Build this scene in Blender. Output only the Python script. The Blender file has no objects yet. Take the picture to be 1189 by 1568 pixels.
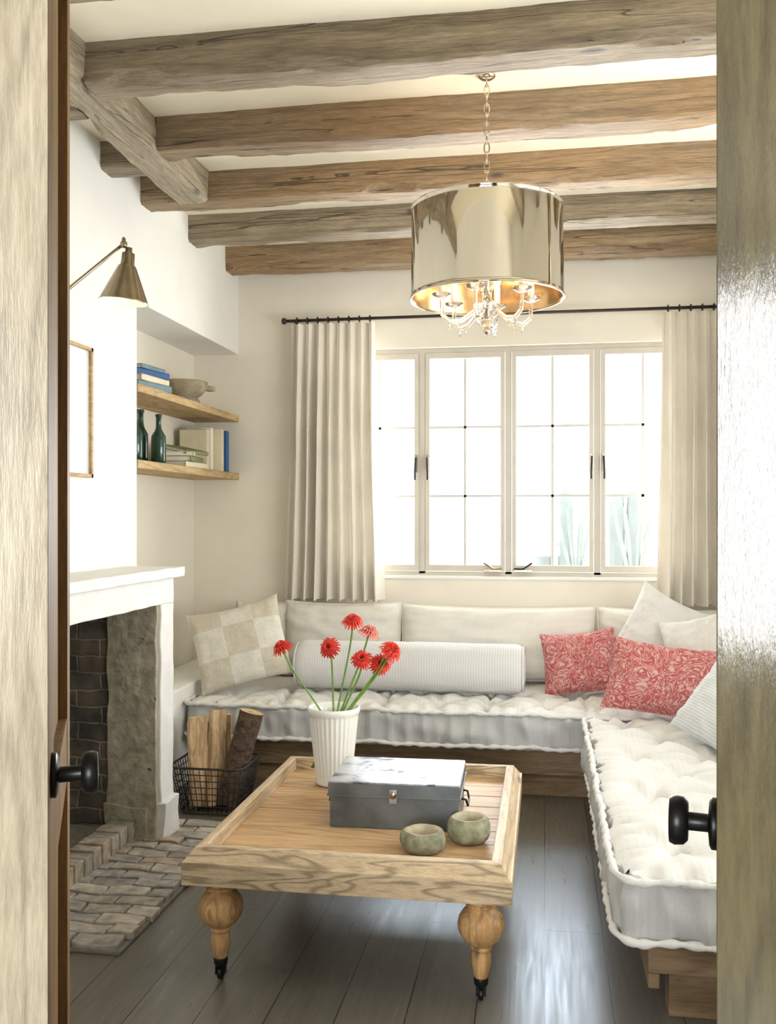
import bpy, bmesh, math, random
from mathutils import Vector, Matrix, Euler, noise
random.seed(7)
sc = bpy.context.scene
try:
    sc.view_settings.view_transform = 'Standard'
    sc.view_settings.look = 'None'
except Exception as e:
    print(e)
PI = math.pi
def nz(x, y, z=0.0): return noise.noise(Vector((x, y, z)))

# ------------------------------------------------------------------ materials
def new_mat(name):
    m = bpy.data.materials.new(name); m.use_nodes = True
    nt = m.node_tree; nt.nodes.clear()
    out = nt.nodes.new('ShaderNodeOutputMaterial')
    p = nt.nodes.new('ShaderNodeBsdfPrincipled')
    nt.links.new(p.outputs[0], out.inputs[0])
    return m, nt, p
def N(nt, t, **kw):
    n = nt.nodes.new(t)
    for k, v in kw.items():
        if k in n.inputs.keys(): n.inputs[k].default_value = v
        else: setattr(n, k, v)
    return n
def ramp(nt, fac, stops):
    r = nt.nodes.new('ShaderNodeValToRGB')
    while len(r.color_ramp.elements) < len(stops): r.color_ramp.elements.new(0.5)
    for e, (p, c) in zip(r.color_ramp.elements, stops):
        e.position = p; e.color = (c[0], c[1], c[2], 1)
    nt.links.new(fac, r.inputs[0]); return r
def coords(nt, scale=(1,1,1), rot=(0,0,0)):
    tc = nt.nodes.new('ShaderNodeTexCoord'); mp = nt.nodes.new('ShaderNodeMapping')
    mp.inputs['Scale'].default_value = scale; mp.inputs['Rotation'].default_value = rot
    nt.links.new(tc.outputs['Object'], mp.inputs[0]); return mp.outputs[0]
def bump(nt, p, h, strength=.3, dist=.01):
    b = nt.nodes.new('ShaderNodeBump'); b.inputs['Strength'].default_value = strength
    b.inputs['Distance'].default_value = dist
    nt.links.new(h, b.inputs['Height']); nt.links.new(b.outputs[0], p.inputs['Normal'])
def mixc(nt, a, b, fac, mode='MIX'):
    m = nt.nodes.new('ShaderNodeMix'); m.data_type = 'RGBA'; m.blend_type = mode
    for s, v in ((6, a), (7, b), (0, fac)):
        if hasattr(v, 'type') and hasattr(v, 'links'): nt.links.new(v, m.inputs[s])
        elif s == 0: m.inputs[0].default_value = v
        else: m.inputs[s].default_value = (v[0], v[1], v[2], 1)
    return m.outputs[2]
def math_(nt, op, a, b=None):
    n = N(nt, 'ShaderNodeMath', operation=op)
    for i, v in enumerate((a, b)):
        if v is None: continue
        if hasattr(v, 'links'): nt.links.new(v, n.inputs[i])
        else: n.inputs[i].default_value = v
    return n.outputs[0]

def plain(name, col, rough=.5, metal=0, nscale=20, var=.06, bmp=.1, bdist=.004, pits=0, **kw):
    m, nt, p = new_mat(name)
    v = coords(nt)
    n = N(nt, 'ShaderNodeTexNoise', Scale=nscale, Detail=6.0)
    nt.links.new(v, n.inputs['Vector'])
    a = [max(0, c*(1-var)) for c in col]; b = [min(1, c*(1+var)) for c in col]
    r = ramp(nt, n.outputs[0], [(.3, a), (.7, b)])
    c = r.outputs[0]; h = n.outputs[0]
    if pits:
        vo = N(nt, 'ShaderNodeTexVoronoi', Scale=pits); nt.links.new(v, vo.inputs['Vector'])
        pr = ramp(nt, vo.outputs['Distance'], [(.10, (1, 1, 1)), (.2, (0, 0, 0))]).outputs[0]
        n5 = N(nt, 'ShaderNodeTexNoise', Scale=pits*.5); nt.links.new(v, n5.inputs['Vector'])
        pm = math_(nt, 'MULTIPLY', pr, ramp(nt, n5.outputs[0], [(.5, (0, 0, 0)), (.56, (1, 1, 1))]).outputs[0])
        c = mixc(nt, c, [q*.3 for q in col], pm); h = math_(nt, 'SUBTRACT', h, pm)
    nt.links.new(c, p.inputs['Base Color'])
    p.inputs['Roughness'].default_value = rough; p.inputs['Metallic'].default_value = metal
    if bmp: bump(nt, p, h, bmp, bdist)
    for k, v in kw.items(): p.inputs[k].default_value = v
    return m

def wood(name, dark, light, axis='X', s=1.0, rough=.6, bmp=.35, lines=.45, freq=14, knots=True, spec=.3, cracks=0, tint=None, gr=.8, sc3=None, coat=0, coatr=.16, bd=.004):
    m, nt, p = new_mat(name)
    if sc3 is None:
        sc3 = {'X': (.35, 3, 3), 'Y': (3, .35, 3), 'Z': (3, 3, .35)}[axis]
        sc3 = tuple(c*s for c in sc3)
    v = coords(nt, sc3)
    n1 = N(nt, 'ShaderNodeTexNoise', Scale=1.6, Detail=2.0, Distortion=.15 if cracks else .4); nt.links.new(v, n1.inputs['Vector'])
    si = math_(nt, 'SINE', math_(nt, 'MULTIPLY', n1.outputs[0], freq*6.28))
    mr = N(nt, 'ShaderNodeMapRange'); mr.inputs[1].default_value = -1; mr.inputs[2].default_value = 1
    nt.links.new(si, mr.inputs[0])
    n2 = N(nt, 'ShaderNodeTexNoise', Scale=3.0, Detail=6.0, Roughness=.6); nt.links.new(v, n2.inputs['Vector'])
    n3 = N(nt, 'ShaderNodeTexNoise', Scale=28.0, Detail=5.0, Roughness=.7); nt.links.new(v, n3.inputs['Vector'])
    base = ramp(nt, n2.outputs[0], [(.32, dark), (.68, light)]).outputs[0]
    if tint:
        n6 = N(nt, 'ShaderNodeTexNoise', Scale=1.3, Detail=3.0); nt.links.new(coords(nt, tuple(.6 if 'XYZ'[i] == axis else 1.6 for i in range(3))), n6.inputs['Vector'])
        base = mixc(nt, base, tint, ramp(nt, n6.outputs[0], [(.42, (0, 0, 0)), (.62, (.7, .7, .7))]).outputs[0])
    dk = [c*.5 for c in dark]
    f2 = math_(nt, 'MULTIPLY', math_(nt, 'POWER', mr.outputs[0], 3.0), lines)
    c = mixc(nt, base, dk, f2)
    gd = .50 if cracks else .66
    g = ramp(nt, n3.outputs[0], [(.35, (gd, gd*.97, gd*.92)), (.6, (1, 1, 1))]).outputs[0]
    c = mixc(nt, c, g, gr, 'MULTIPLY')
    h = math_(nt, 'ADD', n3.outputs[0], f2)
    if cracks:
        cv = coords(nt, tuple(.4 if 'XYZ'[i] == axis else 13 for i in range(3)))
        nc = N(nt, 'ShaderNodeTexNoise', Scale=1.8, Detail=1.0, Distortion=.0); nt.links.new(cv, nc.inputs['Vector'])
        ab = math_(nt, 'ABSOLUTE', math_(nt, 'SUBTRACT', nc.outputs[0], .60))
        cr = ramp(nt, ab, [(.003, (1, 1, 1)), (.012, (0, 0, 0))]).outputs[0]
        c = mixc(nt, c, [q*.3 for q in dark], math_(nt, 'MULTIPLY', cr, cracks))
        h = math_(nt, 'SUBTRACT', h, math_(nt, 'MULTIPLY', cr, 2.0))
    if knots:
        vo = N(nt, 'ShaderNodeTexVoronoi', Scale=1.0*s)
        kv = coords(nt, {'X': (1.6, 4, 4), 'Y': (4, 1.6, 4), 'Z': (4, 4, 1.6)}[axis])
        nt.links.new(kv, vo.inputs['Vector'])
        kr = ramp(nt, vo.outputs['Distance'], [(.06, (1, 1, 1)), (.13, (0, 0, 0))]).outputs[0]
        c = mixc(nt, c, [q*.4 for q in dark], kr)
    nt.links.new(c, p.inputs['Base Color'])
    p.inputs['Roughness'].default_value = rough
    p.inputs['Specular IOR Level'].default_value = spec
    if coat:
        p.inputs['Coat Weight'].default_value = coat; p.inputs['Coat Roughness'].default_value = coatr
        b2 = nt.nodes.new('ShaderNodeBump'); b2.inputs['Strength'].default_value = .3; b2.inputs['Distance'].default_value = .0015
        nt.links.new(n3.outputs[0], b2.inputs['Height']); nt.links.new(b2.outputs[0], p.inputs['Coat Normal'])
    bump(nt, p, h, bmp, bd)
    return m

def fabric(name, col, weave=260, bmp=.25, stripe=None, rough=.95, transl=0):
    m, nt, p = new_mat(name)
    v = coords(nt)
    n = N(nt, 'ShaderNodeTexNoise', Scale=weave, Detail=2.0); nt.links.new(v, n.inputs['Vector'])
    n2 = N(nt, 'ShaderNodeTexNoise', Scale=6.0, Detail=3.0); nt.links.new(v, n2.inputs['Vector'])
    c = ramp(nt, n2.outputs[0], [(.3, [q*.93 for q in col]), (.7, col)]).outputs[0]
    c = mixc(nt, c, ramp(nt, n.outputs[0], [(.3, (.86, .86, .86)), (.6, (1, 1, 1))]).outputs[0], 1, 'MULTIPLY')
    if stripe:
        ax, sc_, scol = stripe
        w = N(nt, 'ShaderNodeTexWave', Scale=sc_, bands_direction=ax); nt.links.new(v, w.inputs['Vector'])
        c = mixc(nt, c, scol, ramp(nt, w.outputs[0], [(.4, (0,0,0)), (.7, (1,1,1))]).outputs[0])
    nt.links.new(c, p.inputs['Base Color']); p.inputs['Roughness'].default_value = rough
    p.inputs['Specular IOR Level'].default_value = .1
    bump(nt, p, n.outputs[0], bmp, .002)
    if transl:
        tb = nt.nodes.new('ShaderNodeBsdfTranslucent'); nt.links.new(c, tb.inputs[0])
        mx = nt.nodes.new('ShaderNodeMixShader'); mx.inputs[0].default_value = transl
        out = [q for q in nt.nodes if q.type == 'OUTPUT_MATERIAL'][0]
        nt.links.new(p.outputs[0], mx.inputs[1]); nt.links.new(tb.outputs[0], mx.inputs[2]); nt.links.new(mx.outputs[0], out.inputs[0])
    return m

M_wall = plain('plaster_wall', (.82, .77, .66), .9, nscale=5, var=.025, bmp=.25, bdist=.01)
M_wallw = plain('plaster_white', (.83, .82, .775), .9, nscale=6, var=.02, bmp=.25, bdist=.01)
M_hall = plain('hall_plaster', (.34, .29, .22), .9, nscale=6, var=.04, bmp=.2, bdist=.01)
M_ceil = plain('plaster_ceiling', (.86, .80, .64), .9, nscale=6, var=.03, bmp=.3, bdist=.01)
M_mantel = plain('mantel_plaster', (.80, .79, .75), .75, nscale=14, var=.04, bmp=.3, bdist=.008)
M_beam = wood('beam_wood', (.22, .15, .085), (.47, .345, .205), 'X', 1.6, .5, .7, .30, 9, cracks=.8, tint=(.45, .275, .125), spec=.6, bd=.01, sc3=(.42, 6, 6))
M_beamg = wood('beam_wood_grey', (.21, .16, .10), (.43, .345, .23), 'X', 1.6, .5, .7, .30, 9, cracks=.8, spec=.6, bd=.01, sc3=(.42, 6, 6))
M_beamy = wood('beam_wood_y', (.30, .24, .16), (.54, .45, .32), 'Y', 1.6, .6, .7, .28, 9, cracks=.6, spec=.5, bd=.01, sc3=(6, .42, 6))
M_pine = wood('table_pine', (.57, .345, .16), (.76, .51, .28), 'X', 1.4, .42, .25, .4, 10)
M_piney = wood('table_pine_y', (.58, .43, .26), (.76, .60, .40), 'Y', 1.4, .5, .25, .4, 10)
M_apron = wood('apron_pine', (.57, .425, .26), (.71, .56, .37), 'X', 1.0, .5, .3, .85, 9, knots=False, sc3=(1.5, 6, 10))
M_leg = wood('leg_pine', (.50, .28, .11), (.74, .46, .21), 'Z', 2.5, .4, .2, .5, 8)
M_shelf = wood('shelf_oak', (.50, .34, .165), (.68, .50, .27), 'Y', 1.5, .6, .2, .4, 10, knots=False)
M_base = wood('bench_wood', (.22, .14, .075), (.38, .26, .15), 'X', 1.5, .6, .3, .4, 9)
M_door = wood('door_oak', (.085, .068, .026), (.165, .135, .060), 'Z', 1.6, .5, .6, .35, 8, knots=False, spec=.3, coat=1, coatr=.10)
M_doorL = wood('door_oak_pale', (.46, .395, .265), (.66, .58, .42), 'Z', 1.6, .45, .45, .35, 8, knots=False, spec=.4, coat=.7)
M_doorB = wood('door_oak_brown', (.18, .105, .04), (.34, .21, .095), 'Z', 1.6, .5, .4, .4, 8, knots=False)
M_stone = plain('fire_concrete', (.42, .38, .29), .95, nscale=22, var=.25, bmp=.7, bdist=.015, pits=14)
M_black = plain('black_iron', (.015, .015, .014), .35, .6, var=.2, bmp=.05)
M_wire = plain('basket_wire', (.06, .05, .045), .5, .7, var=.2, bmp=.05)
M_rod = plain('rod_iron', (.05, .04, .035), .5, .6, var=.2, bmp=.05)
M_nickel = plain('polished_nickel', (.62, .56, .455), .045, 1, nscale=3, var=.02, bmp=.04, bdist=.02)
M_gold = plain('gilt_inner', (.70, .44, .20), .2, 1, nscale=30, var=.1, bmp=.15)
M_brass = plain('aged_brass', (.33, .27, .18), .28, 1, nscale=30, var=.1, bmp=.05)
M_bulbm = plain('warm_white', (.95, .9, .8), .4, bmp=0)
M_winframe = plain('window_frame_paint', (.58, .54, .46), .5, nscale=10, var=.03, bmp=.03)
M_muntin = plain('window_muntin', (.60, .59, .55), .5, nscale=10, var=.02, bmp=0)
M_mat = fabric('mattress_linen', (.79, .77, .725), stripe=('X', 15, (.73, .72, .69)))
M_matshade = fabric('mattress_side_shade', (.58, .575, .55), stripe=('X', 15, (.52, .52, .51)))  # mattress linen again, side shading put in as a darker colour
M_back = fabric('back_cushion_linen', (.78, .75, .67))
M_whitep = fabric('white_pillow_cotton', (.82, .81, .77))
M_strp = fabric('ticking_pillow', (.82, .82, .80), stripe=('Z', 26, (.60, .64, .68)))
M_bol = fabric('bolster_ticking', (.76, .74, .70), stripe=('X', 24, (.60, .60, .61)))
M_curt = fabric('curtain_linen', (.88, .825, .72), transl=.05)
M_vase = plain('vase_ceramic', (.84, .84, .78), .25, nscale=8, var=.01, bmp=.02)
M_green = plain('stem_green', (.16, .33, .05), .5, nscale=40, var=.2)
M_red = plain('petal_red', (.70, .03, .012), .5, nscale=60, var=.2)
M_pink = plain('petal_pink', (.78, .20, .16), .5, nscale=60, var=.2)
M_fcen = plain('flower_centre', (.09, .02, .02), .8, nscale=120, var=.4)
M_zinc = plain('zinc_box', (.15, .165, .165), .42, .7, nscale=9, var=.35, bmp=.12)
def lid_mat():
    m, nt, p = new_mat('zinc_lid'); v = coords(nt)
    n = N(nt, 'ShaderNodeTexNoise', Scale=9.0, Detail=6.0, Distortion=1.0); nt.links.new(v, n.inputs['Vector'])
    c = ramp(nt, n.outputs[0], [(.42, (.60, .61, .64)), (.55, (.36, .38, .42)), (.64, (.12, .13, .15))]).outputs[0]
    nt.links.new(c, p.inputs['Base Color']); p.inputs['Metallic'].default_value = .85
    nt.links.new(ramp(nt, n.outputs[0], [(.4, (.25,)*3), (.65, (.5,)*3)]).outputs[0], p.inputs['Roughness'])
    bump(nt, p, n.outputs[0], .1, .004); return m
M_zinctop = lid_mat()
M_rock = plain('carved_stone', (.24, .24, .15), .85, nscale=35, var=.4, bmp=.7, bdist=.01)
M_rockin = plain('carved_stone_inner', (.42, .37, .25), .9, nscale=35, var=.2, bmp=.5)
M_mortar = plain('mortar_stone', (.33, .28, .19), .9, nscale=20, var=.3, bmp=.5, bdist=.01)
M_bark = plain('log_bark', (.11, .07, .045), .95, nscale=30, var=.5, bmp=1, bdist=.03)
M_split = wood('log_split', (.54, .34, .17), (.80, .60, .36), 'Z', 3, .8, .5, .5, 6, knots=False)
M_bottle = plain('bottle_glass', (.02, .06, .035), .08, 0, var=.1, bmp=0)
M_sand = plain('desert_ground', (.8, .78, .72), 1, nscale=1, var=.1, bmp=0)
M_cact = plain('cactus_skin', (.38, .395, .35), .9, nscale=4, var=.1, bmp=0)
M_paper = plain('book_paper', (.82, .78, .66), .8, var=.05, bmp=0)
M_bblue = plain('book_blue', (.02, .09, .26), .5, var=.1, bmp=0)
M_bteal = plain('book_teal', (.15, .24, .28), .5, var=.1, bmp=0)
M_bcream = plain('book_cream', (.72, .65, .47), .6, var=.05, bmp=0)
M_bolive = plain('book_olive', (.22, .24, .11), .6, var=.1, bmp=0)
M_art = plain('art_paper', (.78, .81, .83), .12, nscale=2, var=.03, bmp=0)

def emis(name, col, s):
    m = bpy.data.materials.new(name); m.use_nodes = True; nt = m.node_tree; nt.nodes.clear()
    o = nt.nodes.new('ShaderNodeOutputMaterial'); e = nt.nodes.new('ShaderNodeEmission')
    e.inputs[0].default_value = (*col, 1); e.inputs[1].default_value = s
    nt.links.new(e.outputs[0], o.inputs[0]); return m
M_bulb = emis('bulb_glow', (1, .72, .38), 9)
M_led = emis('sconce_bulb', (1, .95, .85), 4)
def glassmat():
    m = bpy.data.materials.new('pane_glass'); m.use_nodes = True; nt = m.node_tree; nt.nodes.clear()
    o = nt.nodes.new('ShaderNodeOutputMaterial'); t = nt.nodes.new('ShaderNodeBsdfTransparent')
    g = nt.nodes.new('ShaderNodeBsdfGlossy'); g.inputs['Roughness'].default_value = .02
    mx = nt.nodes.new('ShaderNodeMixShader'); mx.inputs[0].default_value = .04
    nt.links.new(t.outputs[0], mx.inputs[1]); nt.links.new(g.outputs[0], mx.inputs[2]); nt.links.new(mx.outputs[0], o.inputs[0])
    return m
M_glass = glassmat()
def crystal():
    m, nt, p = new_mat('crystal_glass')
    p.inputs['Transmission Weight'].default_value = .92; p.inputs['Roughness'].default_value = .02
    p.inputs['Base Color'].default_value = (.95, .93, .88, 1); p.inputs['IOR'].default_value = 1.45
    return m
M_crys = crystal()

def floor_mat():
    m, nt, p = new_mat('floor_planks')
    v = coords(nt, (1,1,1), (0, 0, PI/2))
    b = N(nt, 'ShaderNodeTexBrick', offset=.37, Scale=1.0)
    b.inputs['Brick Width'].default_value = 2.3; b.inputs['Row Height'].default_value = .185
    b.inputs['Mortar Size'].default_value = .0018; b.inputs['Mortar Smooth'].default_value = .1
    b.inputs['Color1'].default_value = (.200, .175, .138, 1); b.inputs['Color2'].default_value = (.170, .150, .120, 1)
    b.inputs['Mortar'].default_value = (.04, .036, .03, 1); b.inputs['Bias'].default_value = 0
    nt.links.new(v, b.inputs['Vector'])
    v2 = coords(nt, (22, 1.2, 1))
    n = N(nt, 'ShaderNodeTexNoise', Scale=2.5, Detail=7.0, Distortion=.6); nt.links.new(v2, n.inputs['Vector'])
    g = ramp(nt, n.outputs[0], [(.3, (.78, .78, .78)), (.65, (1.0, 1.0, 1.0))]).outputs[0]
    c = mixc(nt, b.outputs[0], g, .9, 'MULTIPLY')
    nt.links.new(c, p.inputs['Base Color'])
    rr = ramp(nt, n.outputs[0], [(.3, (.36,)*3), (.7, (.26,)*3)]).outputs[0]
    nt.links.new(rr, p.inputs['Roughness'])
    p.inputs['Specular IOR Level'].default_value = .85
    p.inputs['Specular Tint'].default_value = (.50, .75, 1, 1)
    ad = math_(nt, 'SUBTRACT', math_(nt, 'MULTIPLY', n.outputs[0], .5), b.outputs['Fac'])
    bump(nt, p, ad, .12, .004)
    return m
M_floor = floor_mat()
def brick_mat():
    m, nt, p = new_mat('firebox_brick')
    tc = nt.nodes.new('ShaderNodeTexCoord'); sp = nt.nodes.new('ShaderNodeSeparateXYZ'); nt.links.new(tc.outputs['Object'], sp.inputs[0])
    ad = math_(nt, 'ADD', sp.outputs[0], sp.outputs[1])
    nn = N(nt, 'ShaderNodeTexNoise', Scale=12.0, Detail=4.0); nt.links.new(tc.outputs['Object'], nn.inputs['Vector'])
    jit = math_(nt, 'MULTIPLY', math_(nt, 'SUBTRACT', nn.outputs[0], .5), .03)
    cb = nt.nodes.new('ShaderNodeCombineXYZ'); nt.links.new(math_(nt, 'ADD', ad, jit), cb.inputs[0]); nt.links.new(math_(nt, 'ADD', sp.outputs[2], jit), cb.inputs[1])
    b = N(nt, 'ShaderNodeTexBrick', Scale=1.0)
    b.inputs['Brick Width'].default_value = .21; b.inputs['Row Height'].default_value = .07; b.inputs['Mortar Size'].default_value = .006; b.inputs['Mortar Smooth'].default_value = .6
    b.inputs['Color1'].default_value = (.20, .165, .125, 1); b.inputs['Color2'].default_value = (.11, .105, .10, 1); b.inputs['Mortar'].default_value = (.33, .30, .25, 1)
    nt.links.new(cb.outputs[0], b.inputs['Vector'])
    c = mixc(nt, b.outputs[0], ramp(nt, nn.outputs[0], [(.3, (.5, .5, .5)), (.7, (1.15, 1.1, 1))]).outputs[0], 1, 'MULTIPLY')
    nt.links.new(c, p.inputs['Base Color']); p.inputs['Roughness'].default_value = .9
    bump(nt, p, math_(nt, 'SUBTRACT', nn.outputs[0], b.outputs['Fac']), .7, .012)
    return m
M_brick = brick_mat()
M_hb = [plain('hearth_brick_%d' % i, c, .85, nscale=24, var=.35, bmp=.7, bdist=.008) for i, c in enumerate(
    [(.40, .355, .295), (.33, .305, .265), (.50, .45, .38), (.38, .355, .315), (.43, .355, .27)])]
M_grout = plain('hearth_grout', (.20, .185, .155), 1, nscale=40, var=.2, bmp=.3)
def red_mat():
    m, nt, p = new_mat('red_print_fabric')
    v = coords(nt)
    n = N(nt, 'ShaderNodeTexNoise', Scale=9.0, Detail=2.0, Distortion=1.8); nt.links.new(v, n.inputs['Vector'])
    si = math_(nt, 'SINE', math_(nt, 'MULTIPLY', n.outputs[0], 75.0))
    n2 = N(nt, 'ShaderNodeTexNoise', Scale=60.0, Detail=2.0); nt.links.new(v, n2.inputs['Vector'])
    s2 = math_(nt, 'ADD', si, math_(nt, 'MULTIPLY', math_(nt, 'SUBTRACT', n2.outputs[0], .5), 3.0))
    c = ramp(nt, math_(nt, 'ADD', math_(nt, 'MULTIPLY', s2, .5), .5), [(.2, (.44, .095, .095)), (.55, (.50, .16, .15)), (.95, (.63, .40, .36))]).outputs[0]
    nt.links.new(c, p.inputs['Base Color']); p.inputs['Roughness'].default_value = .95
    bump(nt, p, si, .25, .003); return m
M_redp = red_mat()
def patch_mat():
    m, nt, p = new_mat('patchwork_fabric')
    tc = nt.nodes.new('ShaderNodeTexCoord')
    mp = nt.nodes.new('ShaderNodeMapping'); mp.inputs['Scale'].default_value = (1, 0, 1); mp.inputs['Location'].default_value = (.07, .02, .07)
    nt.links.new(tc.outputs['Object'], mp.inputs[0])
    ck = N(nt, 'ShaderNodeTexChecker', Scale=6.2)
    ck.inputs['Color1'].default_value = (.76, .73, .64, 1); ck.inputs['Color2'].default_value = (.64, .59, .48, 1)
    nt.links.new(mp.outputs[0], ck.inputs['Vector'])
    n = N(nt, 'ShaderNodeTexNoise', Scale=120.0, Detail=3.0); nt.links.new(tc.outputs['Object'], n.inputs['Vector'])
    c = mixc(nt, ck.outputs[0], ramp(nt, n.outputs[0], [(.35, (.86, .86, .86)), (.6, (1, 1, 1))]).outputs[0], 1, 'MULTIPLY')
    nt.links.new(c, p.inputs['Base Color']); p.inputs['Roughness'].default_value = .95
    bump(nt, p, n.outputs[0], .3, .002); return m
M_patch = patch_mat()

# ------------------------------------------------------------------ mesh builder
class MB:
    def __init__(s): s.v = []; s.f = []; s.m = []; s.sm = []; s.mats = []
    def mi(s, mat):
        if mat not in s.mats: s.mats.append(mat)
        return s.mats.index(mat)
    def add(s, vs, fs, mat, smooth=True, M=None):
        o = len(s.v); i = s.mi(mat)
        for p in vs:
            p = Vector(p); s.v.append(tuple(M @ p) if M is not None else tuple(p))
        for f in fs: s.f.append(tuple(o+k for k in f)); s.m.append(i); s.sm.append(smooth)
    def box(s, x0, x1, y0, y1, z0, z1, mat, M=None):
        vs = [(x, y, z) for z in (z0, z1) for y in (y0, y1) for x in (x0, x1)]
        fs = [(0,2,3,1), (4,5,7,6), (0,1,5,4), (2,6,7,3), (0,4,6,2), (1,3,7,5)]
        s.add(vs, fs, mat, False, M)
    def lathe(s, prof, loc, mat, seg=32, M=None, smooth=True, fn=None, caps=True):
        vs = []; fs = []
        for j, (r, z) in enumerate(prof):
            for i in range(seg):
                a = 2*PI*i/seg; rr = r if fn is None else fn(r, z, a)
                vs.append((rr*math.cos(a), rr*math.sin(a), z))
        for j in range(len(prof)-1):
            for i in range(seg):
                k = (i+1) % seg; fs.append((j*seg+i, j*seg+k, (j+1)*seg+k, (j+1)*seg+i))
        if caps:
            if prof[0][0] > 1e-5: fs.append(tuple(range(seg-1, -1, -1)))
            if prof[-1][0] > 1e-5: fs.append(tuple((len(prof)-1)*seg+i for i in range(seg)))
        T = Matrix.Translation(loc)
        s.add(vs, fs, mat, smooth, T @ M if M is not None else T)
    def tube(s, pts, r, mat, seg=8, closed=False, smooth=True):
        pts = [Vector(p) for p in pts]; n = len(pts)
        rs = r if isinstance(r, (list, tuple)) else [r]*n
        vs = []; fs = []; up = None
        for i, p in enumerate(pts):
            if closed: t = pts[(i+1) % n]-pts[i-1]
            else: t = pts[min(i+1, n-1)]-pts[max(i-1, 0)]
            if t.length < 1e-9: t = Vector((0, 0, 1))
            t.normalize()
            if up is None:
                up = Vector((0, 0, 1)) if abs(t.z) < .9 else Vector((1, 0, 0))
            a = (up - t*up.dot(t)).normalized(); b = t.cross(a); up = a
            for k in range(seg):
                an = 2*PI*k/seg; vs.append(p + (a*math.cos(an)+b*math.sin(an))*rs[i])
        R = n if closed else n-1
        for i in range(R):
            for k in range(seg):
                k2 = (k+1) % seg; j = (i+1) % n
                fs.append((i*seg+k, i*seg+k2, j*seg+k2, j*seg+k))
        if not closed:
            fs.append(tuple(range(seg-1, -1, -1))); fs.append(tuple((n-1)*seg+k for k in range(seg)))
        s.add(vs, fs, mat, smooth)
    def build(s, name, bevel=0, seg=2, M=None):
        me = bpy.data.meshes.new(name); me.from_pydata(s.v, [], s.f)
        for m in s.mats: me.materials.append(m)
        for p, i, sm in zip(me.polygons, s.m, s.sm): p.material_index = i; p.use_smooth = sm
        me.update()
        ob = bpy.data.objects.new(name, me); sc.collection.objects.link(ob)
        if M is not None: ob.matrix_world = M
        if bevel:
            b = ob.modifiers.new('bevel', 'BEVEL'); b.width = bevel; b.segments = seg
            b.limit_method = 'ANGLE'; b.angle_limit = math.radians(40)
        return ob
def simple(name, args, mat, bevel=0):
    mb = MB(); mb.box(*args, mat); return mb.build(name, bevel)

# ------------------------------------------------------------------ room shell
XL, XR, YB, YF, ZC = -1.78, 1.15, 5.40, 1.52, 2.87
mb = MB(); mb.box(-2.3, 1.6, -2.7, 5.6, -.1, 0, M_floor); mb.build('floor')
mb = MB(); mb.box(-2.3, 1.4, YF, 5.6, ZC, ZC+.12, M_ceil); mb.build('ceiling')
wx0, wx1, wz0, wz1 = -1.235, .83, 1.005, 2.31
mb = MB()
mb.box(-2.3, wx0, YB, 5.6, 0, ZC, M_wall); mb.box(wx1, 1.4, YB, 5.6, 0, ZC, M_wall)
mb.box(wx0, wx1, YB, 5.6, 0, wz0, M_wall); mb.box(wx0, wx1, YB, 5.6, wz1, ZC, M_wall)
mb.build('wall_back')
mb = MB()
mb.box(-2.3, XL, YF, 2.58, 0, ZC, M_wallw)
mb.box(-2.3, XL, 2.58, 3.72, 1.0, ZC, M_wallw)
mb.box(-2.3, XL, 3.72, 3.98, 0, ZC, M_wallw)
mb.box(-2.3, -2.055, 3.98, 5.4, 0, 2.33, M_wall)
mb.box(-2.3, XL, 3.98, 5.4, 2.30, ZC, M_wallw)
mb.build('wall_left')
simple('trim_1', (-2.055, XL+.005, 3.98, 5.4, 0, .50), M_wallw, .01)
mb = MB()
mb.box(XR, 1.35, YF, 2.0, 0, ZC, M_wallw); mb.box(XR, 1.35, 4.0, 5.4, 0, ZC, M_wallw)
mb.box(XR, 1.35, 2.0, 4.0, 0, .95, M_wallw); mb.box(XR, 1.35, 2.0, 4.0, 2.35, ZC, M_wallw)
mb.build('wall_right')
mb = MB()
for y in (2.0, 2.48, 2.98, 3.48, 3.95): mb.box(1.2, 1.25, y, y+.05, .95, 2.35, M_winframe)
for z in (.95, 1.4, 1.85, 2.3): mb.box(1.205, 1.245, 2.0, 4.0, z, z+.05 if z in (.95, 2.3) else z+.02, M_winframe)
mb.build('window_2', .004)
mb = MB()
mb.box(-2.3, -.90, YF, YF+.13, 0, ZC, M_wallw); mb.box(.33, 1.6, YF, YF+.13, 0, ZC, M_wallw)
mb.box(-.90, .33, YF, YF+.13, 2.36, ZC, M_wallw)
mb.build('wall_front')
mb = MB()
mb.box(-2.3, -2.15, -2.7, YF, 0, 2.6, M_hall); mb.box(1.45, 1.6, -2.7, YF, 0, 2.6, M_hall)
mb.box(-2.15, -.95, -2.7, -2.55, 0, 2.6, M_hall); mb.box(.35, 1.45, -2.7, -2.55, 0, 2.6, M_hall)
mb.box(-.95, .35, -2.7, -2.55, 2.35, 2.6, M_hall); mb.box(-.95, .35, -2.7, -2.55, 0, .75, M_hall)
mb.build('wall_hall')
simple('ceiling_hall', (-2.3, 1.6, -2.7, YF, 2.6, 2.7), M_hall)
mb = MB()
for x in (-.95, -.53, -.11, .30): mb.box(x, x+.05, -2.64, -2.60, .75, 2.35, M_black)
for z in (.75, 1.15, 1.55, 1.95, 2.31): mb.box(-.95, .35, -2.64, -2.60, z, z+.04, M_black)
mb.build('window_3')

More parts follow.
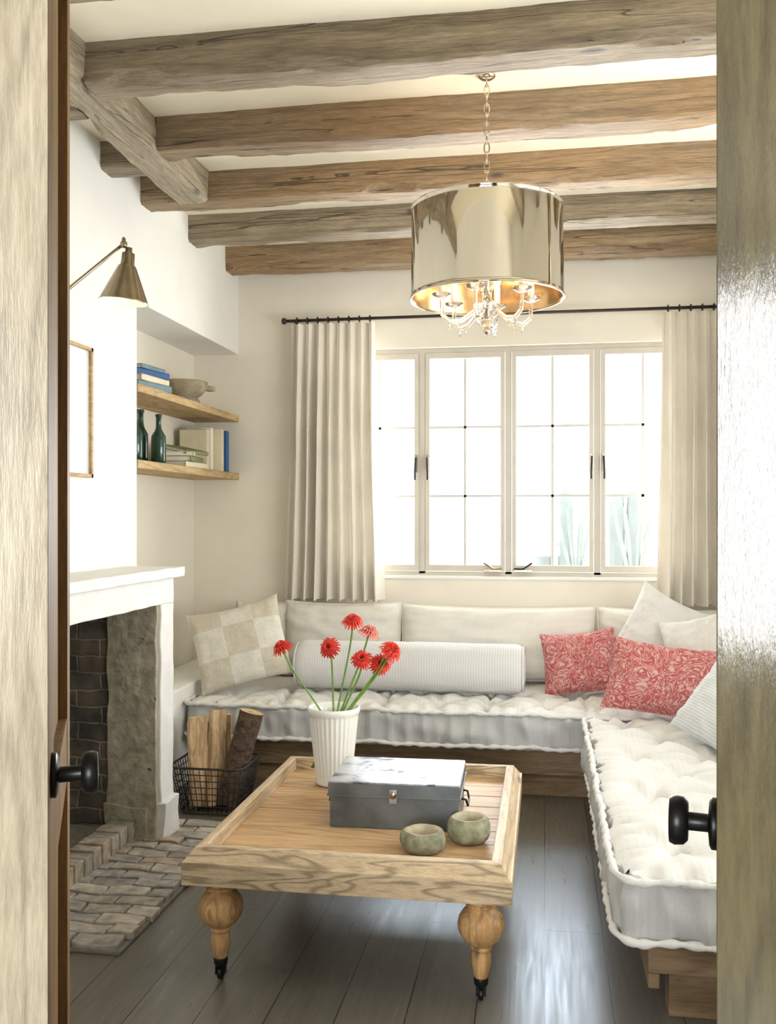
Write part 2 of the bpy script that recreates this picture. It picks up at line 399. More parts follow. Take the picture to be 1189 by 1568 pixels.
# ------------------------------------------------------------------ beams
def beam(name, p0, p1, w, z0, z1, mat, seed):
    mb = MB(); p0 = Vector(p0); p1 = Vector(p1); L = (p1-p0).length; d = (p1-p0)/L; nrm = Vector((-d.y, d.x))
    n = int(L/.03); vs = []; fs = []
    h = z1-z0; hw = w/2; c = .011
    prof = [(-hw, h), (-hw, h*.75), (-hw, h*.5), (-hw, h*.25), (-hw, c), (-hw+c, 0), (-hw*.45, 0), (0, 0), (hw*.45, 0), (hw-c, 0), (hw, c), (hw, h*.25), (hw, h*.5), (hw, h*.75), (hw, h)]
    K = len(prof)
    for i in range(n+1):
        t = i/n*L
        for k, (a, b) in enumerate(prof):
            q = nz(t*1.3, seed*7.1+k*.15)*.012 + nz(t*5, seed*3.3+k*.5)*.007 + nz(t*16, seed+k*2.)*.005
            q2 = nz(t*1.6+9, seed*5.1)*.010 + nz(t*6, seed*2.3+k)*.004 + nz(t*20, seed*1.3+k*3)*.004
            if k in (4, 5, 9, 10):
                ch = max(0, nz(t*3.1, seed*9+(k > 7)*5)-.12)*.05
                q += ch*.6; q2 += ch
            aa = a + (q if a < 0 else -q); bb = b + (q2 if b < h*.9 else 0)
            P = p0 + d*t + nrm*aa; vs.append((P.x, P.y, z0+bb))
    for i in range(n):
        for k in range(K-1): fs.append((i*K+k, i*K+k+1, (i+1)*K+k+1, (i+1)*K+k))
    fs.append(tuple(range(K-1, -1, -1))); fs.append(tuple(n*K+k for k in range(K)))
    mb.add(vs, fs, mat, True); ob = mb.build(name)
    e = ob.modifiers.new('es', 'EDGE_SPLIT'); e.split_angle = math.radians(38)
    return ob
zb = 2.74; zt = 2.885
for i, (y, x0) in enumerate([(2.30, -1.46), (2.87, -1.46), (3.44, -1.46), (4.02, XL), (4.60, XL), (5.17, XL)]):
    beam('ceiling_beam', (x0, y+.065), (XR, y+.065), .135, zb-.004*(i % 2), zt, M_beamg if i in (0, 1, 4) else M_beam, i+1)
beam('trimmer_beam', (-1.53, 1.66), (-1.53, 4.02), .14, zb-.01, zt, M_beamy, 11)
for i, y in enumerate((2.45, 3.05, 3.62)):
    beam('stub_beam', (XL, y+.07), (-1.60, y+.07), .12, zb+.02, zt, M_beamg, 21+i)

# ------------------------------------------------------------------ back window
def casement_window(name):
    mb = MB(); y0, y1 = 5.445, 5.50
    zB, zT = 1.02, 2.285
    xs = [-1.19, -.695, -.203, .29, .785]
    mb.box(xs[0]-.045, xs[-1]+.045, y0, y1+.03, zT, zT+.03, M_winframe)
    mb.box(xs[0]-.045, xs[-1]+.045, y0, y1+.03, zB-.02, zB+.012, M_winframe)
    for x in xs: mb.box(x-.018, x+.018, y0, y1+.03, zB, zT, M_winframe)
    mb.box(xs[0]-.045, xs[0]-.018, y0, y1+.03, zB, zT, M_winframe); mb.box(xs[-1]+.018, xs[-1]+.045, y0, y1+.03, zB, zT, M_winframe)
    for i in range(4):
        a, b = xs[i]+.020, xs[i+1]-.020; f = .024; ya = y0-.008; yb_ = y0+.02
        mb.box(a, a+f, ya, yb_, zB+.014, zT-.002, M_winframe); mb.box(b-f, b, ya, yb_, zB+.014, zT-.002, M_winframe)
        mb.box(a+f, b-f, ya, yb_, zT-.035, zT-.002, M_winframe); mb.box(a+f, b-f, ya, yb_, zB+.014, zB+.05, M_winframe)
        g0, g1 = zB+.05, zT-.035
        mb.box((a+b)/2-.007, (a+b)/2+.007, y0+.004, y0+.022, g0, g1, M_muntin)
        for k in (1, 2):
            z = g0+(g1-g0)*k/3; mb.box(a+f, b-f, y0+.004, y0+.022, z-.007, z+.007, M_muntin)
        mb.box(a+f, b-f, y0+.010, y0+.013, g0, g1, M_glass)
    for xm in (xs[1], xs[3]):
        for sx in (-.033, .033):
            mb.box(xm+sx-.007, xm+sx+.007, y0-.02, y0-.006, 1.60, 1.70, M_brass)
            mb.tube([(xm+sx, y0-.02, 1.68), (xm+sx, y0-.045, 1.68), (xm+sx*1.1, y0-.05, 1.60), (xm+sx*1.1, y0-.05, 1.555)], .006, M_rod)
    for xm, s in ((-.29, -1), (-.12, 1)):
        mb.box(xm-.05, xm+.05, y0-.035, y0-.004, 1.034, 1.046, M_brass)
        mb.tube([(xm-s*.05, y0-.03, 1.05), (xm, y0-.04, 1.052), (xm+s*.05, y0-.04, 1.085)], .006, M_rod if s > 0 else M_brass)
    return mb.build(name)
casement_window('window_1')
simple('trim_2', (wx0, wx1, YB-.012, YB+.05, wz0-.015, wz0+.004), M_wallw, .004)

# ------------------------------------------------------------------ curtains
def curtain(name, x0, x1, n, seed, y=5.305):
    mb = MB(); zt_, zb_ = 2.445, .872; R = 70; C = n*20; vs = []; fs = []
    for j in range(R+1):
        t = j/R; z = zt_ + (zb_-zt_)*t
        amp = .024+.032*min(1, t*2.5)
        for i in range(C+1):
            s = i/C
            wob = nz(s*3.5, t*1.1, seed)*min(1, t*1.6)
            ph = 2*PI*n*(s+wob*.03)
            sp = 1+.16*t-.03*math.sin(t*PI)
            xx = (x0+x1)/2 + (s-.5)*(x1-x0)*sp + .013*math.sin(2*ph)*min(1, .4+t)
            a = amp*(1+.45*nz(s*7, t*.8, seed+5))
            c = math.sin(ph); c = math.copysign(abs(c)**.65, c)
            vs.append((xx, y-.005+a*c+.006*nz(s*9, t*5, seed+2), z + (.006*math.cos(ph) if j == R else 0)))
    W = C+1
    for j in range(R):
        for i in range(C): fs.append((j*W+i, j*W+i+1, (j+1)*W+i+1, (j+1)*W+i))
    mb.add(vs, fs, M_curt)
    for k in range(n):
        x = x0+(x1-x0)*(k+.5)/n
        mb.tube([(x, y+.017*math.cos(a), 2.466+.017*math.sin(a)) for a in [2*PI*q/14 for q in range(14)]], .0035, M_rod, 6, True)
    return mb.build(name)
curtain('curtain', -1.43, -.945, 8, 1)
curtain('curtain', .625, 1.04, 7, 9)
mb = MB()
mb.tube([(-1.47, 5.30, 2.466), (1.11, 5.30, 2.466)], .009, M_rod)
for x in (-1.42, -.2, .98):
    mb.tube([(x, 5.30, 2.466), (x, 5.40, 2.466)], .006, M_rod)
mb.lathe([(.0, -.02), (.012, -.015), (.016, 0), (.012, .015), (0, .02)], (-1.475, 5.30, 2.466), M_rod, 12)
mb.build('curtain_rod')

# ------------------------------------------------------------------ shelves + things
for z in (1.94, 1.60):
    simple('floating_shelf', (-2.055, -1.775, 3.985, 5.398, z-.038, z), M_shelf, .004)
def book(mb, cx, cy, z, w, d, h, rot, cov, M=None):
    T = Matrix.Translation((cx, cy, z)) @ Matrix.Rotation(rot, 4, 'Z')
    if M is not None: T = T @ M
    mb.box(-w/2, w/2, -d/2, d/2, 0, .003, cov, T); mb.box(-w/2, w/2, -d/2, d/2, h-.003, h, cov, T)
    mb.box(w/2-.003, w/2, -d/2, d/2, 0, h, cov, T)
    mb.box(-w/2+.006, w/2-.003, -d/2+.005, d/2-.005, .003, h-.003, M_paper, T)
mb = MB()
z = 1.941
for (w, d, h, r, c) in ((.20, .27, .032, -.2, M_bteal), (.19, .26, .03, -.1, M_bcream), (.18, .25, .028, -.25, M_bblue), (.17, .22, .02, -.1, M_bteal)):
    book(mb, -1.90, 4.26, z, w, d, h, r, c); z += h+.0005
mb.build('book_stack')
mb = MB(); z = 1.601
for (w, d, h, r, c) in ((.20, .28, .03, -.05, M_bcream), (.19, .26, .028, .12, M_bolive), (.17, .24, .022, .3, M_bcream)):
    book(mb, -1.90, 4.78, z, w, d, h, r, c); z += h+.0005
book(mb, -1.885, 4.80, 1.69, .17, .22, .02, -.2, M_bolive, Matrix.Rotation(.22, 4, 'Y'))
mb.build('book_stack')
mb = MB()
mb.box(-2.01, -1.85, 5.06, 5.10, 1.601, 1.83, M_bcream)
mb.box(-1.99, -1.845, 5.11, 5.15, 1.601, 1.845, M_paper)
mb.box(-1.97, -1.80, 5.16, 5.20, 1.601, 1.84, M_bcream)
mb.box(-1.96, -1.79, 5.21, 5.26, 1.601, 1.835, M_bblue)
mb.build('upright_books', .002)
for (x, y, h) in ((-1.93, 4.30, .26), (-1.88, 4.46, .25), (-1.99, 4.50, .28)):
    mb = MB(); r = .036
    mb.lathe([(0, 0), (r*.9, 0), (r, .006), (r, h*.5), (r*.95, h*.57), (r*.5, h*.68), (r*.38, h*.74), (r*.36, h*.94), (r*.46, h*.95), (r*.46, h*.985), (r*.36, h), (0, h)], (x, y, 1.601), M_bottle, 24)
    mb.build('wine_bottle')
mb = MB()
f = lambda r, z, a: r*(1+.06*nz(math.cos(a)*2, math.sin(a)*2, z*12))
mb.lathe([(0, 0), (.075, 0), (.08, .02), (.065, .04), (.09, .06), (.118, .09), (.125, .12), (.12, .128), (.105, .125), (.09, .095), (.05, .07), (0, .065)], (-1.90, 4.86, 1.941), M_mortar, 32, None, True, f)
mb.box(-.02, .02, .11, .20, .095, .122, M_mortar, Matrix.Translation((-1.90, 4.86, 1.94)) @ Matrix.Rotation(-.5, 4, 'Z'))
mb.box(-.02, .02, .11, .17, .095, .122, M_mortar, Matrix.Translation((-1.90, 4.86, 1.94)) @ Matrix.Rotation(-.5+PI, 4, 'Z'))
mb.build('stone_mortar_bowl', .004)

mb = MB(); y0, y1, z0, z1 = 2.93, 3.52, 1.50, 2.01; t = .014
mb.box(XL, XL+.012, y0+t, y1-t, z0+t, z1-t, M_art)
mb.box(XL, XL+.025, y0, y0+t, z0, z1, M_brass); mb.box(XL, XL+.025, y1-t, y1, z0, z1, M_shelf)
mb.box(XL, XL+.025, y0, y1, z0, z0+t, M_shelf); mb.box(XL, XL+.025, y0, y1, z1-t, z1, M_shelf)
mb.build('framed_picture')

mb = MB()
sx, sy = -1.48, 3.2
mb.lathe([(0, 0), (.05, 0), (.055, .008), (.04, .02), (0, .022)], (XL, 2.80, 1.92), M_brass, 24, Matrix.Rotation(PI/2, 4, 'Y'))
mb.tube([(XL+.02, 2.80, 1.92), (XL+.10, 2.80, 1.92)], .009, M_brass)
mb.tube([(XL+.10, 2.80, 1.92), (sx-.03, sy-.02, 2.285), (sx-.005, sy, 2.315)], .006, M_brass)
mb.lathe([(0, -.014), (.012, -.01), (.014, 0), (.012, .01), (0, .014)], (XL+.10, 2.8, 1.92), M_brass, 16)
mb.lathe([(0, -.012), (.012, -.008), (.013, 0), (.012, .01), (.006, .016), (.008, .022), (0, .03)], (sx, sy, 2.315), M_brass, 16)
tl = Matrix.Rotation(math.radians(6), 4, 'Y')
mb.lathe([(.008, .19), (.012, .19), (.012, .175), (.022, .17), (.024, .13), (.030, .125), (.034, .118), (.085, .0), (.087, -.004), (.0845, -.004)], (sx, sy, 2.115), M_brass, 40, tl, caps=False)
mb.lathe([(.0845, -.004), (.082, .0), (.030, .11), (0, .112)], (sx, sy, 2.115), M_bulbm, 40, tl, caps=False)
mb.lathe([(0, -.004), (.02, .003), (.032, .022), (.026, .05), (.014, .08), (0, .085)], (sx, sy, 2.118), M_led, 16)
mb.build('swing_arm_sconce')

# ------------------------------------------------------------------ fireplace
def rough_block(mb, x0, x1, y0, y1, z0, z1, mat, amp=.004, res=.04):
    dims = (x1-x0, y1-y0, z1-z0); n = [max(1, int(round(d/res))) for d in dims]
    idx = {}; vs = []; fs = []
    def vid(i, j, k):
        key = (i, j, k)
        if key not in idx:
            p = Vector((x0+dims[0]*i/n[0], y0+dims[1]*j/n[1], z0+dims[2]*k/n[2]))
            q = Vector((nz(p.x*9, p.y*9, p.z*9), nz(p.x*9+5, p.y*9, p.z*9), nz(p.x*9, p.y*9+5, p.z*9)))*amp
            idx[key] = len(vs); vs.append(p+q)
        return idx[key]
    for a, b, c in ((0, 1, 2), (1, 2, 0), (2, 0, 1)):
        for i in range(n[a]):
            for j in range(n[b]):
                for e in (0, n[c]):
                    q = []
                    for (di, dj) in ((0, 0), (1, 0), (1, 1), (0, 1)):
                        t = [0, 0, 0]; t[a] = i+di; t[b] = j+dj; t[c] = e; q.append(vid(*t))
                    if e == 0: q.reverse()
                    fs.append(tuple(q))
    mb.add(vs, fs, mat, False)
mb = MB()
FX = -1.555
rough_block(mb, XL, -1.52, 2.42, 3.89, 1.094, 1.133, M_mantel, .004)
rough_block(mb, XL, FX, 2.45, 3.85, .985, 1.094, M_mantel, .005)
rough_block(mb, XL, FX, 3.712, 3.85, .02, .985, M_mantel, .007)
rough_block(mb, XL, FX, 2.45, 2.60, .02, .985, M_mantel, .006)
rough_block(mb, XL+.0, FX-.012, 3.690, 3.711, .02, .985, M_stone, .008, .03)
rough_block(mb, -1.60, -1.535, 3.70, 3.86, .02, .17, M_mantel, .012)
rough_block(mb, -1.79, -1.60, 3.685, 3.72, .02, .16, M_stone, .012, .03)
rough_block(mb, XL, FX-.004, 2.601, 2.62, .02, .985, M_stone, .006, .03)
mb.box(-2.25, XL, 3.70, 3.72, .02, 1.0, M_brick); mb.box(-2.25, XL, 2.58, 2.60, .02, 1.0, M_brick)
mb.box(-2.27, -2.25, 2.58, 3.72, .02, 1.0, M_brick)
mb.box(-2.25, XL, 2.60, 3.70, .98, 1.0, M_brick)
mb.box(-2.25, -1.66, 2.60, 3.68, .0, .075, M_grout)
y = 2.61
while y < 3.62:
    rough_block(mb, -1.76, -1.655, y, y+.062, .02, .10+random.uniform(-.004, .004), random.choice(M_hb), .006); y += .072
mb.build('fireplace', .004)
mb = MB(); mb.box(XL, -1.285, 2.75, 3.95, 0, .012, M_grout)
y = 2.76; row = 0
while y < 3.93:
    x = -1.775 + (-.08 if row % 2 else 0)
    while x < -1.30:
        xa, xb = max(x, -1.775), min(x+.152, -1.285+random.uniform(-.006, .008))
        if xb-xa > .035:
            rough_block(mb, xa, xb, y, y+.066, .005, .028+random.uniform(-.004, .005), random.choice(M_hb), .010, .035)
        x += .162
    y += .0755; row += 1
mb.build('brick_hearth', .004)

# ------------------------------------------------------------------ bench bases + mattresses
mb = MB()
mb.box(-1.76, 1.13, 4.64, 5.36, .13, .235, M_base)
mb.box(-1.76, 1.13, 4.62, 4.64, .11, .235, M_base)
mb.box(-1.76, 1.13, 4.66, 4.70, 0, .10, M_base); mb.box(-1.76, 1.13, 5.25, 5.33, 0, .13, M_base)
for x in (-1.7, -1.0, -.3, .4, 1.0): mb.box(x, x+.07, 4.70, 5.25, 0, .13, M_base)
mb.box(.27, 1.13, 2.60, 4.60, .14, .235, M_base)
mb.box(.27, .30, 2.60, 4.60, .10, .14, M_base)
for y in (2.66, 3.3, 3.9, 4.5): mb.box(.33, 1.10, y, y+.08, 0, .14, M_base)
mb.build('bench_platform', .004)

def mattress(name, x0, x1, y0, y1, z0, z1, tufts, mat, side, seed, res=.016, pucker=1.35, seams=()):
    mb = MB(); dims = (x1-x0, y1-y0, z1-z0)
    n = [max(2, int(round(d/res))) for d in dims]; n[2] = max(8, n[2])
    idx = {}; vs = []; cx, cy = (x0+x1)/2, (y0+y1)/2
    R = .06
    def vid(i, j, k):
        key = (i, j, k)
        if key in idx: return idx[key]
        x, y, z = x0+dims[0]*i/n[0], y0+dims[1]*j/n[1], z0+dims[2]*k/n[2]
        side_v = i in (0, n[0]) or j in (0, n[1]); t = k/n[2]
        qx = max(0, abs(x-cx)-(dims[0]/2-R)); qy = max(0, abs(y-cy)-(dims[1]/2-R))
        if qx > 0 and qy > 0:
            m_ = max(qx, qy); l = math.hypot(qx, qy); s = m_/l
            x = cx+math.copysign(dims[0]/2-R+qx*s, x-cx); y = cy+math.copysign(dims[1]/2-R+qy*s, y-cy)
        if side_v:
            s_ = x if j in (0, n[1]) else y
            edge = abs(t-.5)*2
            ph = 2*PI*(s_+.035*nz(s_*5, seed, t*.7))/.095
            fold = max(0, math.sin(ph))**1.5-.4
            o = .012*(1-edge**2) + pucker*(.022*fold*(.5+.5*abs(nz(s_*3, seed+9))*2)*(1-.3*edge) + .018*nz(s_*7, t*1.6, seed) + .009*nz(s_*25, t*2.5, seed+4))
            if i == 0: x -= o
            if i == n[0]: x += o
            if j == 0: y -= o
            if j == n[1]: y += o
        if k == n[2]:
            e = min(x-x0, x1-x, y-y0, y1-y); e = max(0, e)
            dz = .030*(1-math.exp(-e/.05)) - .006
            dz += .010*nz(x*5, y*5, seed) + .006*nz(x*15, y*15, seed+2)
            for (tx, ty) in tufts:
                dx, dy = x-tx, y-ty; d = math.hypot(dx, dy)
                if d < .34:
                    dz -= .044*math.exp(-(d/.028)**2) + .026*math.exp(-(d/.10)**2)
                    an = math.atan2(dy, dx)
                    dz += .010*math.sin(6*an+tx*9+2*nz(an, tx))*math.exp(-((d-.09)/.07)**2)
            for sx_ in seams:
                dz -= .026*math.exp(-((x-sx_)/.014)**2)
                dz += .006*math.sin(2*PI*y/.07+sx_*7)*math.exp(-(abs(x-sx_)-.04)**2/.0012)
            s_ = x if min(y-y0, y1-y) < min(x-x0, x1-x) else y
            dz += .010*math.sin(2*PI*(s_+.03*nz(s_*5, seed))/.095)*math.exp(-((e-.03)/.045)**2)
            z += dz
        idx[key] = len(vs); vs.append((x, y, z)); return idx[key]
    top = []; sd = []
    for a, b, c in ((0, 1, 2), (1, 2, 0), (2, 0, 1)):
        for i in range(n[a]):
            for j in range(n[b]):
                for e in (0, n[c]):
                    q = []
                    for (di, dj) in ((0, 0), (1, 0), (1, 1), (0, 1)):
                        t = [0, 0, 0]; t[a] = i+di; t[b] = j+dj; t[c] = e; q.append(vid(*t))
                    if e == 0: q.reverse()
                    (top if (c == 2 and e) else sd).append(tuple(q))
    mb.add(vs, top, mat, True)
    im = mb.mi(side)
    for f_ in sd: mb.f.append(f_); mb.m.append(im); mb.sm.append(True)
    def perim(off, z, step=.011):
        pts = []
        a0, a1, b0, b1 = x0-off, x1+off, y0-off, y1+off; r = R
        def seg(p, q):
            L = math.dist(p, q); k = int(L/step)
            for i in range(k): pts.append((p[0]+(q[0]-p[0])*i/k, p[1]+(q[1]-p[1])*i/k))
        def arc(cx_, cy_, s):
            for i in range(7):
                an = s+PI/2*i/7; pts.append((cx_+r*math.cos(an), cy_+r*math.sin(an)))
        seg((a0+r, b0), (a1-r, b0)); arc(a1-r, b0+r, -PI/2); seg((a1, b0+r), (a1, b1-r)); arc(a1-r, b1-r, 0)
        seg((a1-r, b1), (a0+r, b1)); arc(a0+r, b1-r, PI/2); seg((a0, b1-r), (a0, b0+r)); arc(a0+r, b0+r, PI)
        return [(p[0]+.006*nz(p[0]*14, p[1]*14, seed), p[1]+.006*nz(p[0]*14, p[1]*14, seed+3), z+.010*nz(p[0]*8, p[1]*8, seed+8)) for p in pts]
    for z, off in ((z1-.002, .014), (z0+.014, .014)):
        P = perim(off, z)
        mb.tube(P, [.0105+.0028*math.sin(i*1.05+.8*math.sin(i*.13)) + .002*nz(i*.4, seed) for i in range(len(P))], mat, 8, True)
    return mb.build(name)
tb = [(-1.55+.26*i, 4.68) for i in range(11)] + [(-1.42+.26*i, 4.93) for i in range(10)]
mattress('seat_mattress', -1.755, 1.09, 4.50, 5.37, .255, .425, tb, M_mat, M_matshade, 1, seams=(-1.30, -.78, -.27, .2))
tr = []
for r_, yy in enumerate((2.74, 3.0, 3.26, 3.52, 3.78, 4.04, 4.30)):
    tr += [(x, yy) for x in ((.36, .62, .88) if r_ % 2 == 0 else (.49, .75, 1.0))]
mattress('seat_mattress', .19, 1.10, 2.50, 4.45, .255, .425, tr, M_mat, M_matshade, 5)

# ------------------------------------------------------------------ pillows
def pillow(name, w, h, t, c, rot, mat, seed=1, piping=False, conc=.05, n=34, box=False, wr=1.0):
    mb = MB(); vs = []; fs = []
    def P(a, b, s):
        ex = 1-conc*(1-b*b)*abs(a)**3; ey = 1-conc*(1-a*a)*abs(b)**3
        p_ = 6 if box else 2.6
        th = ((1-abs(a)**p_)*(1-abs(b)**p_))**.55
        th *= 1+.10*nz(a*2, b*2, seed+s*3)
        rr = max(abs(a), abs(b)); an = math.atan2(b, a)
        wrk = (.011*nz(a*4, b*4, seed+s) + .007*nz(a*11, b*11, seed+s) + .012*nz(an*5, seed*3.)*max(0, rr-.3))*wr
        return (w/2*a*ex, s*(t/2*th+.003) + (wrk if th > .15 else 0), h/2*b*ey + (-.03*h*(1-a*a) if b > .5 else 0)*max(0, b)**2)
    for s in (-1, 1):
        for j in range(n+1):
            for i in range(n+1):
                a = math.sin((i/n-.5)*PI*.999); b = math.sin((j/n-.5)*PI*.999)
                a = .5*a+.5*(2*i/n-1); b = .5*b+.5*(2*j/n-1)
                vs.append(P(a, b, s))
    W = n+1; O = W*W
    for j in range(n):
        for i in range(n):
            fs.append((j*W+i, j*W+i+1, (j+1)*W+i+1, (j+1)*W+i))
            fs.append((O+j*W+i, O+(j+1)*W+i, O+(j+1)*W+i+1, O+j*W+i+1))
    per = [j for j in range(n)] + [j*W+n for j in range(n)] + [n*W+i for i in range(n, 0, -1)] + [j*W for j in range(n, 0, -1)]
    for k in range(len(per)):
        a, b = per[k], per[(k+1) % len(per)]; fs.append((b, a, O+a, O+b))
    mb.add(vs, fs, mat)
    if piping:
        pts = [((Vector(vs[a])+Vector(vs[O+a]))/2) for a in per]
        mb.tube(pts, .0055, mat, 6, True)
    rx, ry, rz = rot
    M = Matrix.Translation(c) @ Matrix.Rotation(math.radians(rz), 4, 'Z') @ Matrix.Rotation(math.radians(rx), 4, 'X') @ Matrix.Rotation(math.radians(ry), 4, 'Y')
    return mb.build(name, M=M)
pillow('back_cushion', .34, .40, .14, (-1.58, 5.26, .66), (-6, 0, 0), M_back, 1, True, .02, box=True)
pillow('back_cushion', .66, .41, .15, (-1.115, 5.22, .665), (-8, 0, 0), M_back, 2, True, .02, box=True)
pillow('back_cushion', 1.05, .40, .15, (-.26, 5.22, .66), (-8, 0, 0), M_back, 3, True, .02, box=True)
pillow('back_cushion', .80, .40, .15, (.68, 5.22, .66), (-8, 0, 0), M_back, 4, True, .02, box=True)
pillow('back_cushion', .80, .40, .10, (1.07, 3.1, .67), (-4, 0, -90), M_back, 5, True, .02, box=True)
pillow('patchwork_pillow', .49, .44, .15, (-1.565, 4.78, .685), (-22, -14, 14), M_patch, 6, False, .07)
pillow('red_print_pillow', .37, .32, .15, (.175, 4.96, .605), (-20, -8, -8), M_redp, 7, True, .07)
pillow('red_print_pillow', .52, .35, .17, (.54, 4.46, .61), (-32, 6, -12), M_redp, 8, True, .07)
pillow('white_pillow', .42, .42, .15, (.60, 5.03, .74), (-14, 26, -10), M_whitep, 9, False, .07)
pillow('white_pillow', .42, .40, .15, (.78, 4.80, .69), (-22, -16, -22), M_whitep, 10, False, .07)
pillow('ticking_pillow', .44, .44, .15, (.75, 3.90, .62), (-38, 14, -50), M_strp, 11, False, .07)
mb = MB(); L = 1.19; r = .125; prof = [(0, 0), (r*.55, .002), (r*.85, .012), (r*.97, .03), (r, .055)]
prof += [(r*(1+.015*nz(i*.5, 3)), .055+(L-.11)*i/60) for i in range(1, 60)]
prof += [(r, L-.055), (r*.97, L-.03), (r*.85, L-.012), (r*.55, L-.002), (0, L)]
mb.lathe(prof, (0, 0, 0), M_bol, 56, Matrix.Rotation(PI/2, 4, 'Y'), True, lambda r_, z_, a: r_*(1+.03*nz(math.cos(a)*2, z_*6, math.sin(a)*2)+.018*nz(math.cos(a)*5, z_*14, math.sin(a)*5)))
for x in (.012, L-.012): mb.tube([(x, .11*math.cos(q), .11*math.sin(q)) for q in [2*PI*k/40 for k in range(40)]], .006, M_bol, 6, True)
mb.build('bolster_cushion', M=Matrix.Translation((-1.285, 4.87, .574)))

# ------------------------------------------------------------------ coffee table
mb = MB()
X0, X1, Y0, Y1 = -1.02, -.086, 2.58, 3.69
zf = .36; ZA, ZT = .300, .366; ZR = .402; ins = .040; rim = .018
def ringprof(mb, prof, mats):
    cs = [lambda i: (X0+i, Y0+i), lambda i: (X1-i, Y0+i), lambda i: (X1-i, Y1-i), lambda i: (X0+i, Y1-i)]
    n = len(prof)
    for s in range(4):
        vs = []; fs = []
        for c in (cs[s], cs[(s+1) % 4]):
            for (i, z) in prof: x, y = c(i); vs.append((x, y, z))
        for k in range(n):
            k2 = (k+1) % n; fs.append((k, n+k, n+k2, k2))
        mb.add(vs, fs, mats[s % 2], False)
ringprof(mb, [(0, ZA), (0, ZT), (.005, ZT), (.009, ZT+.005), (ins-.012, ZR-.006), (ins-.010, ZR-.001), (ins, ZR), (ins+rim, ZR), (ins+rim, zf-.02), (ins+rim, ZA)], [M_apron, M_piney])
nb = 8; yy0 = Y0+ins+rim; yy1 = Y1-ins-rim
for k in range(nb):
    a = yy0+(yy1-yy0)*k/nb; b = yy0+(yy1-yy0)*(k+1)/nb-.0035
    mb.box(X0+ins+rim, X1-ins-rim, a, b, zf-.022, zf-random.uniform(0, .0015), M_pine)
mb.box(X0+ins+rim, X1-ins-rim, yy0, yy1, zf-.03, zf-.023, M_base)
legp = [(.030, .304), (.052, .304), (.055, .296), (.050, .288), (.036, .283), (.036, .276), (.044, .271), (.044, .266), (.036, .262),
        (.050, .250), (.062, .232), (.066, .212), (.062, .190), (.050, .172), (.036, .160), (.026, .154), (.030, .150), (.030, .144), (.024, .140),
        (.028, .125), (.028, .105), (.022, .075), (.018, .062)]
ferr = [(.016, .066), (.021, .064), (.020, .046), (.016, .040), (.006, .036), (.006, .028)]
for lx in (-.933, -.175):
    for ly in (2.668, 3.60):
        mb.lathe(legp[::-1], (lx, ly, 0), M_leg, 32)
        mb.lathe(ferr[::-1], (lx, ly, 0), M_black, 20)
        mb.box(lx-.014, lx-.009, ly-.012, ly+.012, .014, .042, M_black); mb.box(lx+.009, lx+.014, ly-.012, ly+.012, .014, .042, M_black)
        mb.box(lx-.014, lx+.014, ly-.012, ly+.012, .036, .042, M_black)
        mb.lathe([(0, -.007), (.016, -.007), (.018, -.004), (.018, .004), (.016, .007), (0, .007)], (lx, ly, .018), M_black, 20, Matrix.Rotation(PI/2, 4, 'Y'))
mb.build('coffee_table', .002)

# ------------------------------------------------------------------ vase + flowers
vx, vy, vz = -.77, 3.45, zf+.0005
mb = MB()
nf = 30
fl = lambda r, z, a: r*(1+.022*math.cos(nf*a)) if .03 < z < .255 and r > .05 else r
H = .285
prof = [(0, 0), (.058, 0), (.066, .004), (.068, .012), (.066, .03)]
prof += [(.067+.022*(i/10), .035+.215*i/10) for i in range(11)]
prof += [(.091, .258), (.096, .264), (.097, .275), (.096, H-.002), (.093, H), (.088, H-.004), (.084, .255), (.062, .04), (0, .03)]
mb.lathe(prof, (vx, vy, vz), M_vase, nf*6, None, True, fl)
vase = mb.build('flower_vase')
mb = MB()
def gerbera(mb, pos, nrm, R, mat, seed):
    q = Vector(nrm).normalized().to_track_quat('Z', 'Y').to_matrix().to_4x4(); T = Matrix.Translation(pos) @ q
    for layer, (k, rr, lift) in enumerate(((22, R, .0), (19, R*.82, .006), (15, R*.5, .009))):
        for i in range(k):
            a = 2*PI*(i+.5*layer)/k+random.uniform(-.05, .05); l = rr*random.uniform(.88, 1.05); w = rr*.105
            vs = []; fs = []
            S = 5
            for s in range(S+1):
                t = s/S; rad = .006+(l-.006)*t; ww = w*math.sin(PI*min(1, .12+t*.8))**.6
                z = lift+.018*t*(1-t)*(1+layer) - .012*t*t*(1-layer*.6)+random.uniform(-.001, .001)
                for o, dz in ((-ww, .002), (0, 0), (ww, .002)):
                    vs.append((rad*math.cos(a)-o*math.sin(a), rad*math.sin(a)+o*math.cos(a), z+dz))
            for s in range(S):
                for o in (0, 1): fs.append((s*3+o, s*3+o+1, s*3+o+4, s*3+o+3))
            mb.add(vs, fs, mat, True, T)
    mb.lathe([(0, 0), (R*.26, .004), (R*.24, .012), (R*.12, .013), (0, .010)], (0, 0, 0), M_fcen, 16, T)
    mb.lathe([(.003, -.018), (.009, -.01), (.013, -.002), (.0, .001)], (0, 0, 0), M_green, 10, T)
fl_ = [(431, 992, (-.45, -.45, 1.0), M_red), (503, 992, (-.1, -1, .35), M_red), (538, 952, (.1, -.5, 1.0), M_red), (567, 967, (.4, -.1, 1), M_pink),
       (560, 1004, (.1, -.9, .6), M_red), (584, 1014, (.35, -1, .4), M_red), (606, 990, (.7, -.6, .6), M_red), (597, 1000, (.9, .2, .5), M_pink)]
